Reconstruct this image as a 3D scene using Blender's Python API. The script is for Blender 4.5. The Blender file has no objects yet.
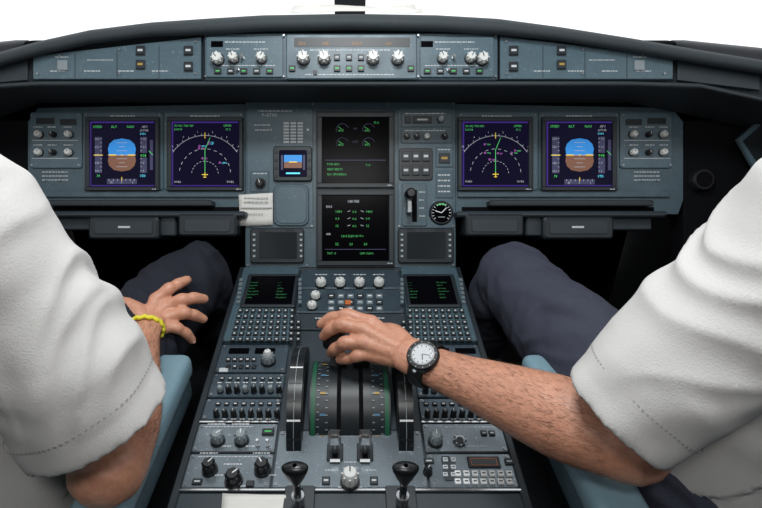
import bpy, math, random
from mathutils import Vector, Matrix, noise
random.seed(4)
sin, cos, pi = math.sin, math.cos, math.pi
# ---------------------------------------------------------------- camera frame: points placed by image pixel and chosen depth
PITCH = math.radians(26); CH = 1.1; FPX = 508.0; CX = 350.0; CY = 254.0
F = Vector((0, cos(PITCH), -sin(PITCH))); U = Vector((0, sin(PITCH), cos(PITCH))); X = Vector((1, 0, 0)); C = Vector((0, 0, CH))
def Q(px, py, d): return C + X*((px-CX)/FPX*d) + F*d + U*((CY-py)/FPX*d)  # back-projects image pixel (px, py) along its camera ray to depth d
scene = bpy.context.scene
scene.view_settings.view_transform = 'Standard'
scene.view_settings.look = 'None'
COL = scene.collection
# ---------------------------------------------------------------- materials
MATS = {}
def mat(name, col, rough=0.5, metal=0.0, emit=0.0, var=0.0, bump=0.0, scale=60.0, sss=0.0, spec=0.5, col2=None, coat=0.0, ecol=None, worn=0):
    m = bpy.data.materials.new(name); m.use_nodes = True
    nt = m.node_tree; b = nt.nodes['Principled BSDF']
    b.inputs['Base Color'].default_value = (*col, 1); b.inputs['Roughness'].default_value = rough
    b.inputs['Metallic'].default_value = metal
    b.inputs['Specular IOR Level'].default_value = spec
    if coat: b.inputs['Coat Weight'].default_value = coat
    if emit:
        b.inputs['Emission Color'].default_value = (*(ecol or col), 1); b.inputs['Emission Strength'].default_value = emit
    if sss:
        b.inputs['Subsurface Weight'].default_value = sss; b.inputs['Subsurface Radius'].default_value = (1, .3, .15)
        b.inputs['Subsurface Scale'].default_value = .008
    if var or bump:
        tc = nt.nodes.new('ShaderNodeTexCoord'); nz = nt.nodes.new('ShaderNodeTexNoise')
        nz.inputs['Scale'].default_value = scale; nz.inputs['Detail'].default_value = 5
        nt.links.new(tc.outputs['Object'], nz.inputs['Vector'])
        out = None
        if var:
            mx = nt.nodes.new('ShaderNodeMix'); mx.data_type = 'RGBA'
            c2 = col2 or tuple(c*(1-var) for c in col)
            mx.inputs[6].default_value = (*[min(1, c*(1+var*.6)) for c in col], 1); mx.inputs[7].default_value = (*c2, 1)
            nt.links.new(nz.outputs['Fac'], mx.inputs[0]); out = mx.outputs[2]
        if worn:
            n2 = nt.nodes.new('ShaderNodeTexNoise'); n2.inputs['Scale'].default_value = 220; n2.inputs['Detail'].default_value = 8; n2.inputs['Distortion'].default_value = 1.5
            nt.links.new(tc.outputs['Object'], n2.inputs['Vector'])
            rp = nt.nodes.new('ShaderNodeValToRGB'); rp.color_ramp.elements[0].position = .63; rp.color_ramp.elements[1].position = .71
            nt.links.new(n2.outputs['Fac'], rp.inputs['Fac'])
            m2 = nt.nodes.new('ShaderNodeMix'); m2.data_type = 'RGBA'; nt.links.new(rp.outputs['Color'], m2.inputs[0])
            nt.links.new(out, m2.inputs[6]); m2.inputs[7].default_value = (*[min(1, c*2.2+.02) for c in col], 1); out = m2.outputs[2]
            rr = nt.nodes.new('ShaderNodeMapRange'); rr.inputs['To Min'].default_value = rough-.12; rr.inputs['To Max'].default_value = rough+.12
            nt.links.new(nz.outputs['Fac'], rr.inputs['Value']); nt.links.new(rr.outputs['Result'], b.inputs['Roughness'])
        if out: nt.links.new(out, b.inputs['Base Color'])
        if bump:
            bp = nt.nodes.new('ShaderNodeBump'); bp.inputs['Strength'].default_value = bump; bp.inputs['Distance'].default_value = .002
            nt.links.new(nz.outputs['Fac'], bp.inputs['Height']); nt.links.new(bp.outputs['Normal'], b.inputs['Normal'])
    MATS[name] = m; return m
mat('panel', (.060, .102, .126), .40, var=.25, bump=.1, scale=30, worn=1)
mat('panel_l', (.076, .125, .154), .40, var=.25, scale=25, worn=1)
mat('panel_d', (.024, .036, .045), .5, var=.15)
mat('ped', (.060, .088, .112), .34, metal=.35, var=.4, bump=.08, scale=25, worn=1)
mat('ped_sheen', (.17, .205, .23), .30, metal=.55, var=.45, bump=.12, scale=18, worn=1)  # paler, more metallic ped: overhead sheen put into the colour, plus worn flecks
mat('hood', (.026, .036, .043), .7, var=.2, bump=.3, scale=120)
mat('black', (.008, .009, .011), .4, spec=.4)
mat('gap', (.004, .004, .005), .9, spec=.1)
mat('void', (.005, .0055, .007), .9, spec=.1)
mat('bezel', (.015, .022, .028), .45, var=.1)
mat('screen', (.002, .002, .003), .2, spec=.03)
mat('screen_v', (.002, .002, .004), .2, emit=1, spec=.03, ecol=(.005, .004, .017))
mat('screen_vv', (.004, .003, .008), .12, emit=1, spec=.1, ecol=(.045, .022, .18))
mat('screen_g', (.020, .025, .028), .15, spec=.3)
mat('white', (.75, .77, .77), .5)
mat('lab', (.52, .56, .58), .6)
mat('key', (.13, .17, .19), .5)
mat('keyd', (.012, .016, .019), .42)
mat('knobw', (.64, .66, .64), .33)
mat('knobg', (.22, .26, .28), .38)
mat('knobk', (.009, .011, .013), .30)
mat('chrome', (.65, .66, .67), .22, metal=1)
mat('steel', (.32, .34, .36), .32, metal=.8)
mat('lever', (.035, .042, .048), .35, metal=.3)
mat('paper', (.72, .71, .67), .8, var=.06, scale=15)
mat('orange', (.5, .13, .03), .5)
mat('greenpaint', (.010, .10, .05), .5)
mat('bluepaint', (.06, .17, .28), .5)
mat('e_cy', (.10, .62, .85), .5, emit=.8); mat('e_sky', (.02, .20, .55), .5, emit=.65)
mat('e_br', (.17, .075, .045), .5, emit=.45); mat('e_gr', (.06, .50, .12), .5, emit=.6)
mat('e_wh', (.38, .41, .45), .5, emit=.45); mat('e_ye', (.75, .55, .05), .5, emit=.5)
mat('e_gy', (.035, .035, .09), .5, emit=.4); mat('e_mg', (.4, .1, .45), .5, emit=.6); mat('e_or', (.35, .17, .04), .5, emit=.12)
mat('e_dg', (.04, .34, .08), .5, emit=.5); mat('e_dim', (.03, .18, .06), .5, emit=.3)
mat('amber', (.4, .25, .04), .5)
mat('armrest', (.19, .31, .37), .48, var=.1, bump=.2, scale=80)
mat('seatfab', (.035, .05, .07), .85, var=.2, bump=.4, scale=200)
mat('shirt', (.60, .59, .575), .85, var=.04, bump=.25, scale=500, spec=.2)
mat('stitch', (.34, .33, .32), .9)
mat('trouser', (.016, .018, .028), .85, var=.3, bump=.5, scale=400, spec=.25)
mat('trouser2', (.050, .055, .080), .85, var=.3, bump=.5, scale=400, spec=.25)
mat('skin', (.57, .30, .20), .42, var=.18, bump=.6, scale=130, sss=.12, col2=(.45, .19, .115))
mat('nail', (.72, .45, .36), .3)
mat('hair', (.03, .017, .010), .6)
mat('armhair', (.09, .045, .022), .6)
mat('brace', (.72, .66, .03), .6)
mat('watchblack', (.01, .011, .012), .35)
mat('watchface', (.62, .65, .67), .22)
mat('gold', (.6, .4, .1), .35, metal=.8)
mat('shoe', (.008, .008, .008), .3)
mat('eyew', (.8, .8, .8), .2)
mat('carpet', (.012, .014, .018), .95, var=.3, bump=.6, scale=300)
mat('wallm', (.02, .024, .03), .7, var=.15)
mat('liner', (.16, .18, .19), .8, var=.1)
mat('frame', (.05, .055, .06), .6)
# ---------------------------------------------------------------- mesh builder
_txt = {}
def text_geo(s):
    if s in _txt: return _txt[s]
    cu = bpy.data.curves.new('t', 'FONT'); cu.body = s; cu.resolution_u = 1
    ob = bpy.data.objects.new('t', cu); COL.objects.link(ob)
    me = ob.to_mesh()
    r = ([tuple(v.co) for v in me.vertices], [tuple(p.vertices) for p in me.polygons])
    ob.to_mesh_clear(); bpy.data.objects.remove(ob); bpy.data.curves.remove(cu)
    _txt[s] = r; return r
class Frame:
    def __init__(s, O, ex, ey):
        s.O = O; s.ex = ex.normalized(); s.ey = ey.normalized(); s.ez = s.ex.cross(s.ey)
        s.M = Matrix.Translation(O) @ Matrix((s.ex, s.ey, s.ez)).transposed().to_4x4()
    def at(s, px, py, h=0):
        d = Q(px, py, 1)-C; t = (s.O+s.ez*h-C).dot(s.ez)/d.dot(s.ez); P = C+d*t-s.O
        return P.dot(s.ex), P.dot(s.ey)
    def sc(s, px, py, h=0):
        d = Q(px, py, 1)-C; return (s.O+s.ez*h-C).dot(s.ez)/d.dot(s.ez)/FPX
class MB:
    def __init__(s, frame=None): s.v = []; s.f = []; s.m = []; s.ml = []; s.fr = frame; s.sm = []
    def mi(s, m):
        if m not in s.ml: s.ml.append(m)
        return s.ml.index(m)
    def add(s, vs, fs, m, smooth=False):
        o = len(s.v); s.v += [tuple(v) for v in vs]; k = s.mi(m)
        for f in fs: s.f.append(tuple(i+o for i in f)); s.m.append(k); s.sm.append(smooth)
    def prism(s, pts, z0, z1, m, ch=0, top=None):
        n = len(pts); xs = [p[0] for p in pts]; ys = [p[1] for p in pts]
        cx = (min(xs)+max(xs))/2; cy = (min(ys)+max(ys))/2; w = max(xs)-min(xs); h = max(ys)-min(ys)
        vs = [(x, y, z0) for x, y in pts]
        if ch:
            ch = min(ch, w*.35, h*.35)
            vs += [(x, y, z1-ch) for x, y in pts]
            vs += [(cx+(x-cx)*(w-2*ch)/w, cy+(y-cy)*(h-2*ch)/h, z1) for x, y in pts]; L = 3
        else: vs += [(x, y, z1) for x, y in pts]; L = 2
        fs = [tuple(reversed(range(n)))]
        for l in range(L-1):
            for i in range(n):
                j = (i+1) % n; fs.append((l*n+i, l*n+j, (l+1)*n+j, (l+1)*n+i))
        s.add(vs, fs, m); s.add(vs[(L-1)*n:], [tuple(range(n))], top or m)
    def rr(s, x0, y0, x1, y1, z0, z1, m, r=0, ch=0, top=None):
        if x0 > x1: x0, x1 = x1, x0
        if y0 > y1: y0, y1 = y1, y0
        r = min(r, (x1-x0)*.49, (y1-y0)*.49)
        if r <= 0: pts = [(x0, y0), (x1, y0), (x1, y1), (x0, y1)]
        else:
            pts = []
            for cx, cy, a in ((x1-r, y0+r, -90), (x1-r, y1-r, 0), (x0+r, y1-r, 90), (x0+r, y0+r, 180)):
                for k in range(4):
                    t = math.radians(a+k*30); pts.append((cx+r*cos(t), cy+r*sin(t)))
        s.prism(pts, z0, z1, m, ch, top)
    def cyl(s, x, y, z0, z1, r0, m, r1=None, n=16, ch=0, top=None):
        r1 = r0 if r1 is None else r1
        rings = [(z0, r0), (z1-ch, r1)]+([(z1, r1-ch)] if ch else [])
        vs = []
        for z, r in rings: vs += [(x+r*cos(2*pi*i/n), y+r*sin(2*pi*i/n), z) for i in range(n)]
        fs = []
        for l in range(len(rings)-1):
            for i in range(n):
                j = (i+1) % n; fs.append((l*n+i, l*n+j, (l+1)*n+j, (l+1)*n+i))
        s.add(vs, fs, m, True); s.add(vs[-n:], [tuple(range(n))], top or m)
    def P(s, px, py, h=0): return s.fr.at(px, py, h)
    def box(s, a, b, c, d, z0, z1, m, r=0, ch=0, top=None):
        my = (b+d)/2; mx = (a+c)/2
        x0 = s.P(a, my, z1)[0]; x1 = s.P(c, my, z1)[0]; y0 = s.P(mx, d, z1)[1]; y1 = s.P(mx, b, z1)[1]
        k = s.fr.sc(mx, my, z1); s.rr(x0, y0, x1, y1, z0, z1, m, r*k, ch, top)
    def poly(s, pp, z0, z1, m, ch=0):
        pts = [s.P(a, b, z1) for a, b in pp]
        ar = sum(pts[i][0]*pts[(i+1) % len(pts)][1]-pts[(i+1) % len(pts)][0]*pts[i][1] for i in range(len(pts)))
        if ar < 0: pts.reverse()
        s.prism(pts, z0, z1, m, ch)
    def knob(s, px, py, rp, h, m='knobg', z=0, skirt=True, ang=None):
        x, y = s.P(px, py, z+h*.5); r = rp*s.fr.sc(px, py, z)
        if skirt: s.cyl(x, y, z, z+h*.22, r*1.25, 'knobk', r*1.2, 18)
        s.cyl(x, y, z+h*.2, z+h, r, m, r*.86, 18, ch=r*.15)
        for k in range(8):
            t = k*pi/4; s.rr(x+r*.95*cos(t)-r*.1, y+r*.95*sin(t)-r*.1, x+r*.95*cos(t)+r*.1, y+r*.95*sin(t)+r*.1, z+h*.3, z+h*.85, m)
        a = random.uniform(0.6, 2.5) if ang is None else ang
        s.seg((x, y), (x+r*.8*cos(a), y+r*.8*sin(a)), r*.16, z+h+.0003, 'white' if m != 'knobw' else 'knobk')
    def tog(s, px, py, h=.014, z=0, m='chrome'):
        x, y = s.P(px, py, z); k = s.fr.sc(px, py, z)
        s.cyl(x, y, z, z+.003, 2*k, 'steel', n=8); s.cyl(x, y, z+.003, z+h, .9*k, m, 1.4*k, 8)
    def key(s, a, b, c, d, m='key', z=0, h=.004, lab=None):
        s.box(a, b, c, d, z, z+h, m, .6, .0008)
        if lab:
            mx = (a+c)/2; my = (b+d)/2; w = (c-a)*.28; hh = (d-b)*.12
            s.box(mx-w, my-hh, mx+w, my+hh, z+h, z+h+.0002, lab)
    def lab(s, px, py, w, h=1.0, z=0, m='lab'):
        a = px-w/2
        while a < px+w/2-.5:
            l = random.uniform(1.2, 4); b = min(a+l, px+w/2); s.box(a, py-h/2, b, py+h/2, z, z+.0003, m); a = b+.8
    def seg(s, p, q, w, z, m):
        p = Vector(p); q = Vector(q); d = (q-p)
        if d.length < 1e-6: return
        d.normalize(); n = Vector((-d.y, d.x))*w/2
        s.add([(*(p-n), z), (*(q-n), z), (*(q+n), z), (*(p+n), z)], [(0, 1, 2, 3)], m)
    def arc(s, x, y, r, a0, a1, w, z, m, n=24):
        vs = []; fs = []
        for i in range(n+1):
            t = math.radians(a0+(a1-a0)*i/n); vs += [(x+(r-w/2)*cos(t), y+(r-w/2)*sin(t), z), (x+(r+w/2)*cos(t), y+(r+w/2)*sin(t), z)]
        for i in range(n): fs.append((2*i, 2*i+1, 2*i+3, 2*i+2))
        s.add(vs, fs, m)
    def text(s, t, x, y, size, z, m, center=False):
        v, f = text_geo(t)
        if center:
            w = max(p[0] for p in v); x -= w*size/2
        s.add([(x+a*size, y+b*size, z) for a, b, c in v], f, m)
    def make(s, name, parent=None):
        me = bpy.data.meshes.new(name); me.from_pydata(s.v, [], s.f)
        for k in s.ml: me.materials.append(MATS[k])
        me.polygons.foreach_set('material_index', s.m); me.polygons.foreach_set('use_smooth', s.sm); me.update()
        ob = bpy.data.objects.new(name, me); COL.objects.link(ob)
        if s.fr: ob.matrix_world = s.fr.M
        if parent: ob.parent = parent
        return ob
def empty(name):
    e = bpy.data.objects.new(name, None); COL.objects.link(e); e.empty_display_size = .05; return e
def bevbox(name, c, size, r, m, rot=(0, 0, 0), parent=None, seg=3):
    import bmesh
    bm = bmesh.new(); bmesh.ops.create_cube(bm, size=1)
    for v in bm.verts: v.co = Vector((v.co.x*size[0], v.co.y*size[1], v.co.z*size[2]))
    bmesh.ops.bevel(bm, geom=bm.edges[:], offset=r, segments=seg, profile=.5, affect='EDGES')
    me = bpy.data.meshes.new(name); bm.to_mesh(me); bm.free()
    for p in me.polygons: p.use_smooth = True
    me.materials.append(MATS[m]); ob = bpy.data.objects.new(name, me); COL.objects.link(ob)
    ob.location = c; ob.rotation_euler = rot
    if parent: ob.parent = parent
    return ob
# ================================================================= MAIN INSTRUMENT PANEL
MP = Frame(Q(350, 254, 1.2), X, U)
ip = empty('instrument_panel')
p = MB(MP)
side = [(28, 122), (38, 108), (246, 104), (246, 214), (34, 214), (28, 200)]
sideR = [(683, 122), (672, 108), (455, 104), (455, 214), (678, 214), (683, 200)]
p.poly(side, -.03, -.002, 'panel'); p.poly(sideR, -.03, -.002, 'panel')
p.box(245, 101, 456, 268, -.03, .004, 'panel', 2, .002)
p.box(247, 108, 313, 228, .004, .006, 'panel_l', 3, .001)
p.box(398, 108, 453, 228, .004, .006, 'panel_l', 3, .001)
for sx in (lambda a: a, lambda a: 702-a):
    def B(a, b, c, d, *ar, **k):
        a2, c2 = sorted((sx(a), sx(c))); p.box(a2, b, c2, d, *ar, **k)
    B(30, 112, 82, 168, -.002, .003, 'panel_l', 3, .001)
    B(83, 112, 163, 190, -.002, .002, 'panel_l', 3, .001)
    B(164, 112, 244, 190, -.002, .002, 'panel_l', 3, .001)
    B(32, 191, 244, 197, -.002, .006, 'panel', 1, .001)
    B(48, 200, 212, 206, -.002, .03, 'bezel', 1.5, .002)
    B(52, 201, 208, 203.5, .03, .031, 'panel_d')
    B(48, 207, 240, 212, -.03, .0, 'gap')
    B(34, 211, 245, 217, -.03, .045, 'panel_d', 2, .004)
    B(88, 217, 158, 239, -.03, .05, 'bezel', 3, .004)
    B(94, 221, 152, 234, .05, .052, 'panel_d', 2, .001); B(118, 226, 130, 228, .052, .0522, 'lab')
    B(160, 216, 176, 236, -.03, .03, 'panel_d', 2, .003)
    B(178, 214, 236, 236, -.03, .05, 'bezel', 3, .004)
    B(184, 219, 230, 232, .05, .052, 'panel_d', 2, .001)
    B(50, 217, 96, 230, -.03, .02, 'panel_d', 2, .003)
    for yy in (134, 152):
        for xx in (38, 52, 68):
            p.knob(sx(xx), yy, 3.3 if xx != 52 else 2.6, .014, 'knobw' if xx != 52 else 'knobk', .003)
            p.lab(sx(xx), yy-7, 9, 1, .003)
        B(32, yy+6, 78, yy+6.6, .003, .0034, 'lab')
    B(60, 119, 76, 125, .003, .005, 'keyd', .5); B(36, 118, 54, 124, .003, .005, 'keyd', .5)
    for (a, b) in ((32, 115), (79, 115), (32, 165), (79, 165), (86, 115), (160, 115), (167, 115), (241, 115), (60, 180), (45, 180), (38, 194), (140, 194), (238, 194)):
        x, y = p.P(sx(a), b, .002); p.cyl(x, y, .001, .0045, .0022, 'steel', n=8)
    p.lab(sx(123), 116, 26, 1, .002); p.lab(sx(205), 116, 30, 1, .002)
    for k in range(3): p.lab(sx(55), 172+k*4, 26, 1, -.001)
x, y = p.P(262, 114, .006); p.text('F-GTAS', x, y-.006, .011, .0065, 'lab')
p.lab(275, 111, 34, 1, .006); p.lab(262, 125, 16, 1, .006); p.lab(262, 130, 14, 1, .006)
for r in range(7):
    for c in range(3): p.box(283.5+c*7, 122.3+r*3.1, 289+c*7, 124.2+r*3.1, .006, .0065, 'lab')
p.box(273, 146, 312, 181, .006, .016, 'bezel', 3, .002)
p.box(279, 150, 307, 177, .016, .0165, 'screen_v', 1.5)
p.box(284, 155, 302, 162, .0165, .0168, 'e_sky'); p.box(284, 162, 302, 168, .0165, .0168, 'e_br')
p.box(281, 155, 283, 170, .0165, .0168, 'e_gy'); p.box(303, 155, 305, 170, .0165, .0168, 'e_gy')
p.box(289, 161.5, 297, 162.5, .0168, .017, 'e_ye'); p.box(286, 172.5, 300, 174, .0165, .0168, 'e_cy')
for a in (276, 309):
    for b in (152, 160, 168, 176): p.key(a-1.3, b-1.3, a+1.3, b+1.3, 'keyd', .016, .002)
p.box(250, 171, 269, 192, .006, .0085, 'panel', 1, .001)
p.knob(260, 183, 4.4, .014, 'knobk', .0085); p.lab(260, 173.5, 14, 1, .0085)
p.box(273, 184, 309, 226, .006, .011, 'panel', 7, .002); p.box(275.5, 186.5, 306.5, 223.5, .011, .0125, 'panel_l', 6, .001)
p.box(250, 228, 304, 263, .004, .014, 'bezel', 3, .002); p.box(259, 232, 297, 259, .014, .0145, 'screen_g', 1)
p.box(398, 228, 454, 263, .004, .014, 'bezel', 3, .002); p.box(407, 232, 446, 259, .014, .0145, 'screen_g', 1)
for k in range(5):
    for a in (254, 301, 402, 450): p.key(a-1.6, 233+k*5.4, a+1.6, 236+k*5.4, 'key', .014, .002, 'white')
for a in (262, 290, 411, 440): p.key(a-4, 229, a+4, 231, 'keyd', .014, .001)
p.box(401, 112, 452, 127, .006, .009, 'panel', 1, .001); p.box(401, 129, 452, 143, .006, .009, 'panel', 1, .001)
p.key(405, 116, 411, 123, 'keyd', .009); p.key(413, 116, 432, 123, 'keyd', .009, .004, 'lab'); p.knob(441, 119, 3.3, .012, 'knobg', .009)
for a in (407, 417, 427, 445): p.knob(a, 136, 2.8, .012, 'knobk' if a != 427 else 'knobw', .009)
p.lab(425, 130.5, 40, 1, .009); p.lab(425, 113.5, 40, 1, .009)
p.box(399, 148, 433, 180, .006, .011, 'keyd', 3, .001)
for r in range(2):
    for c in range(3): p.key(402+c*10, 151+r*14, 410+c*10, 161+r*14, 'bezel', .011, .004, 'lab')
p.box(436, 147, 453, 167, .006, .009, 'panel', 1, .001); p.key(439, 153, 450, 163, 'keyd', .009, .003, 'amber'); p.lab(444, 149.5, 12, 1, .009)
p.box(402, 183, 427, 226, .006, .010, 'panel', 2, .001); p.box(412, 190, 417, 222, .010, .0103, 'gap')
x, y = p.P(409, 200, .03); p.rr(x-.005, y-.03, x+.005, y+.01, .01, .045, 'steel', 0, .001)
p.cyl(x, y+.012, .035, .075, .012, 'knobk', .011, 18, ch=.003)
for k in range(4): p.lab(422, 192+k*8, 6, 1, .0101)
x, y = p.P(441, 213, .006); p.cyl(x, y, .006, .012, .029, 'bezel', .027, 28, ch=.002); p.cyl(x, y, .012, .0122, .023, 'screen', n=24)
for k in range(14):
    t = math.radians(220-k*20); p.seg((x+.018*cos(t), y+.018*sin(t)), (x+.0225*cos(t), y+.0225*sin(t)), .0014, .0126, 'white')
p.arc(x, y, .0205, 60, 120, .002, .0127, 'e_gr'); p.seg((x, y), (x+.012, y+.012), .002, .013, 'white'); p.seg((x, y), (x-.015, y+.005), .002, .013, 'white'); p.seg((x-.008, y-.01), (x+.008, y-.01), .0014, .013, 'lab')
p.box(436, 171, 453, 198, .006, .0085, 'panel', 1, .001)
for k in range(4): p.lab(444, 175+k*5.5, 12, 1.4, .0085)
for a, b in ((248, 104), (313, 104), (388, 104), (453, 104), (248, 226), (312, 226), (399, 226), (453, 226), (248, 265), (307, 265), (394, 265), (453, 265), (271, 130), (308, 130), (271, 200), (434, 130)):
    x, y = p.P(a, b, .006); p.cyl(x, y, .004, .009, .0024, 'steel', n=8)
p.make('panel_plates', ip)
p = MB(MP); p.box(246, 262, 455, 271, -.03, .002, 'panel_d', 1, .001); p.make('lower_apron', ip)
p = MB(MP)
x, y = p.P(701, 180); p.cyl(x, y, -.03, .012, .028, 'black', .026, 24, ch=.003); p.cyl(x, y, .012, .0125, .019, 'gap')
x, y = p.P(0, 180); p.cyl(x, y, -.03, .012, .028, 'black', .026, 24, ch=.003); p.cyl(x, y, .012, .0125, .019, 'gap')
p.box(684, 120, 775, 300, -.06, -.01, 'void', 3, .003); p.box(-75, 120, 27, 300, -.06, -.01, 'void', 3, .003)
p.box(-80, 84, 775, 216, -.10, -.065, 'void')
p.make('side_fillers', ip)
# ================================================================= DISPLAYS
def display(a, b, c, d, draw, scr='screen', h=.002, bz=4.5, glow=0):
    p = MB(MP)
    p.box(a-bz, b-bz, c+bz, d+bz, h, h+.006, 'bezel', 2, .001)
    t = bz*.75
    for (x0, y0, x1, y1) in ((a-t, b-t, c+t, b), (a-t, d, c+t, d+t), (a-t, b, a, d), (c, b, c+t, d)):
        p.box(x0, y0, x1, y1, h+.006, h+.012, 'bezel', 0, .001)
    p.box(a, b, c, d, h+.006, h+.0068, scr)
    if glow:
        p.box(a+.6, b+.6, a+2.2, d-1, h+.0068, h+.007, 'screen_vv'); p.box(a+.6, b+.6, c-1, b+2, h+.0068, h+.007, 'screen_vv'); p.box(a+2, d-2, c-1, d-.8, h+.0068, h+.007, 'screen_vv')
    x0, y0 = p.P(a, d, h+.007); x1, y1 = p.P(c, b, h+.007)
    draw(p, (x0+x1)/2, (y0+y1)/2, (x1-x0)/66., h+.0074)
    p.lab(c+bz-5, d+2.2, 5, .8, h+.012)
    return p.make('flight_display')
def pfd(p, x, y, k, z):
    R = lambda a, b, c, d, m, dz=0: p.rr(x+a*k, y+b*k, x+c*k, y+d*k, z+dz, z+dz+.0002, m)
    pts = [(-13, 0), (13, 0), (14, 6), (12.5, 11), (8, 15), (0, 16.5), (-8, 15), (-12.5, 11), (-14, 6)]
    y += -2*k
    p.prism([(x+a*k, y+(b+1)*k) for a, b in pts], z, z+.0002, 'e_sky')
    p.prism([(x+a*k, y+(1-b)*k) for a, b in reversed(pts)], z, z+.0002, 'e_br')
    R(-14, .6, 14, 1.2, 'e_wh', .0003)
    for q in (4, 8, 12): R(-3-(q % 8)*.6, q+1, 3+(q % 8)*.6, q+1.4, 'e_wh', .0003); R(-3-(q % 8)*.6, -q+1, 3+(q % 8)*.6, -q+1.4, 'e_wh', .0003)
    R(-13, .3, -6, 1.5, 'e_ye', .0005); R(6, .3, 13, 1.5, 'e_ye', .0005); R(-.7, .3, .7, 1.5, 'e_ye', .0005)
    R(-27, -17, -20, 19, 'e_gy'); R(18.5, -17, 25, 19, 'e_gy'); R(28, -14, 31, 16, 'e_gy')
    for q in range(9):
        yy = -15+q*4; R(-21.5, yy, -20, yy+.4, 'e_wh', .0003); R(18.5, yy, 20, yy+.4, 'e_wh', .0003)
        if q % 2 == 0:
            p.text(str(100+q*20), x-27*k, y+(yy-1)*k, 3*k, z+.0003, 'e_wh'); p.text(str(5+q), x+21*k, y+(yy-1)*k, 3*k, z+.0003, 'e_wh')
    R(-28, .4, -19, 1.2, 'e_ye', .0006); R(18, -1.5, 26, 3, 'screen', .0003); p.text('098', x+18.5*k, y-1*k, 4*k, z+.0008, 'e_gr')
    p.seg((x+31*k, y+1*k), (x+27*k, y+5*k), .6*k, z+.0005, 'e_gr')
    R(-15, -28, 15, -23, 'e_gy')
    for q in range(7): R(-13+q*4.2, -25, -12.6+q*4.2, -23, 'e_wh', .0003)
    p.text('35', x-12*k, y-27.5*k, 3*k, z+.0005, 'e_wh'); p.text('0', x-1*k, y-27.5*k, 3*k, z+.0005, 'e_wh'); p.text('1', x+10*k, y-27.5*k, 3*k, z+.0005, 'e_wh')
    R(-.3, -25, .3, -21, 'e_ye', .0005)
    y += 2*k
    p.text('SPEED', x-29*k, y+26*k, 3.5*k, z, 'e_gr'); p.text('ALT', x-11*k, y+26*k, 3.5*k, z, 'e_gr'); p.text('NAV', x+5*k, y+26*k, 3.5*k, z, 'e_gr'); p.text('AP1', x+20*k, y+26*k, 3.5*k, z, 'e_wh'); p.text('A/THR', x+18*k, y+22.5*k, 3*k, z, 'e_wh')
    p.text('5000', x+18*k, y+19*k, 3*k, z, 'e_cy'); p.text('STD', x+18*k, y-23*k, 3.3*k, z, 'e_cy'); p.text('.78', x-26*k, y-23*k, 3.3*k, z, 'e_gr')
def nd(p, x, y, k, z):
    cy0 = y-20*k
    for r, dash in ((38, 0), (25, 1), (13, 1)):
        if not dash: p.arc(x, cy0, r*k, 35, 145, .4*k, z, 'e_wh', 30)
        else:
            for q in range(12): p.arc(x, cy0, r*k, 5+q*14.5, 12+q*14.5, .4*k, z, 'e_wh', 4)
    for q in range(12):
        t = math.radians(37+q*9.6); p.seg((x+38*k*cos(t), cy0+38*k*sin(t)), (x+40*k*cos(t), cy0+40*k*sin(t)), .4*k, z, 'e_wh')
    for q, s in enumerate(('4', '3', '2', '1', '0', '35')):
        t = math.radians(40+q*20); p.text(s, x+42*k*cos(t), cy0+41*k*sin(t), 2.6*k, z, 'e_wh', True)
    p.seg((x, cy0), (x, cy0+24*k), .5*k, z+.0001, 'e_gr'); p.seg((x, cy0+24*k), (x+5*k, cy0+36*k), .5*k, z+.0001, 'e_gr')
    p.seg((x-3*k, cy0), (x+3*k, cy0), .7*k, z+.0003, 'e_ye'); p.seg((x, cy0-3*k), (x, cy0+2*k), .7*k, z+.0003, 'e_ye'); p.seg((x-1.5*k, cy0-2.6*k), (x+1.5*k, cy0-2.6*k), .6*k, z+.0003, 'e_ye')
    p.seg((x, cy0+35*k), (x, cy0+41*k), .7*k, z+.0003, 'e_ye')
    for q in range(6):
        a = x+random.uniform(-22, 22)*k; b = y+random.uniform(-14, 12)*k; p.text(random.choice(('BRY', 'LFPG', 'DIJ', 'TIN', 'LX')), a, b, 2.2*k, z, random.choice(('e_mg', 'e_cy', 'e_gr'))); p.arc(a-2*k, b+1*k, .8*k, 0, 360, .4*k, z, 'e_mg', 8)
    p.text('GS 412 TAS 430', x-30*k, y+26.5*k, 2.8*k, z, 'e_gr'); p.text('LFMN', x+18*k, y+26.5*k, 3*k, z, 'e_gr'); p.text('31.2', x+20*k, y+23*k, 2.8*k, z, 'e_gr'); p.text('260/18', x-30*k, y+23*k, 2.8*k, z, 'e_gr')
    p.text('VOR1', x-30*k, y-28*k, 2.8*k, z, 'e_wh'); p.text('VOR2', x+21*k, y-28*k, 2.8*k, z, 'e_wh')
def ewd(p, x, y, k, z):
    for s in (-1, 1):
        for r in (20, 6):
            p.arc(x+s*13*k, y+r*k, 6*k, 20, 200, .4*k, z, 'e_gy', 12); p.seg((x+s*13*k, y+r*k), (x+s*13*k-4*k, y+(r+3)*k), .5*k, z, 'e_dg')
            p.text('84.5', x+s*13*k-4*k, y+(r-2)*k, 3.2*k, z, 'e_dg')
    p.text('N1', x-2*k, y+20*k, 3*k, z, 'e_gy'); p.text('EGT', x-3*k, y+7*k, 3*k, z, 'e_gy')
    p.seg((x-30*k, y-10*k), (x+30*k, y-10*k), .5*k, z, 'e_gy')
    for q, s in enumerate(('FOB 6820', 'SEAT BELTS', 'NO SMOKING')): p.text(s, x-28*k, y-(15+q*5)*k, 3*k, z, 'e_dg')
    p.text('FLX', x+18*k, y+26*k, 3*k, z, 'e_dg'); p.text('T.O', x+10*k, y-16*k, 3*k, z, 'e_dg')
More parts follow.
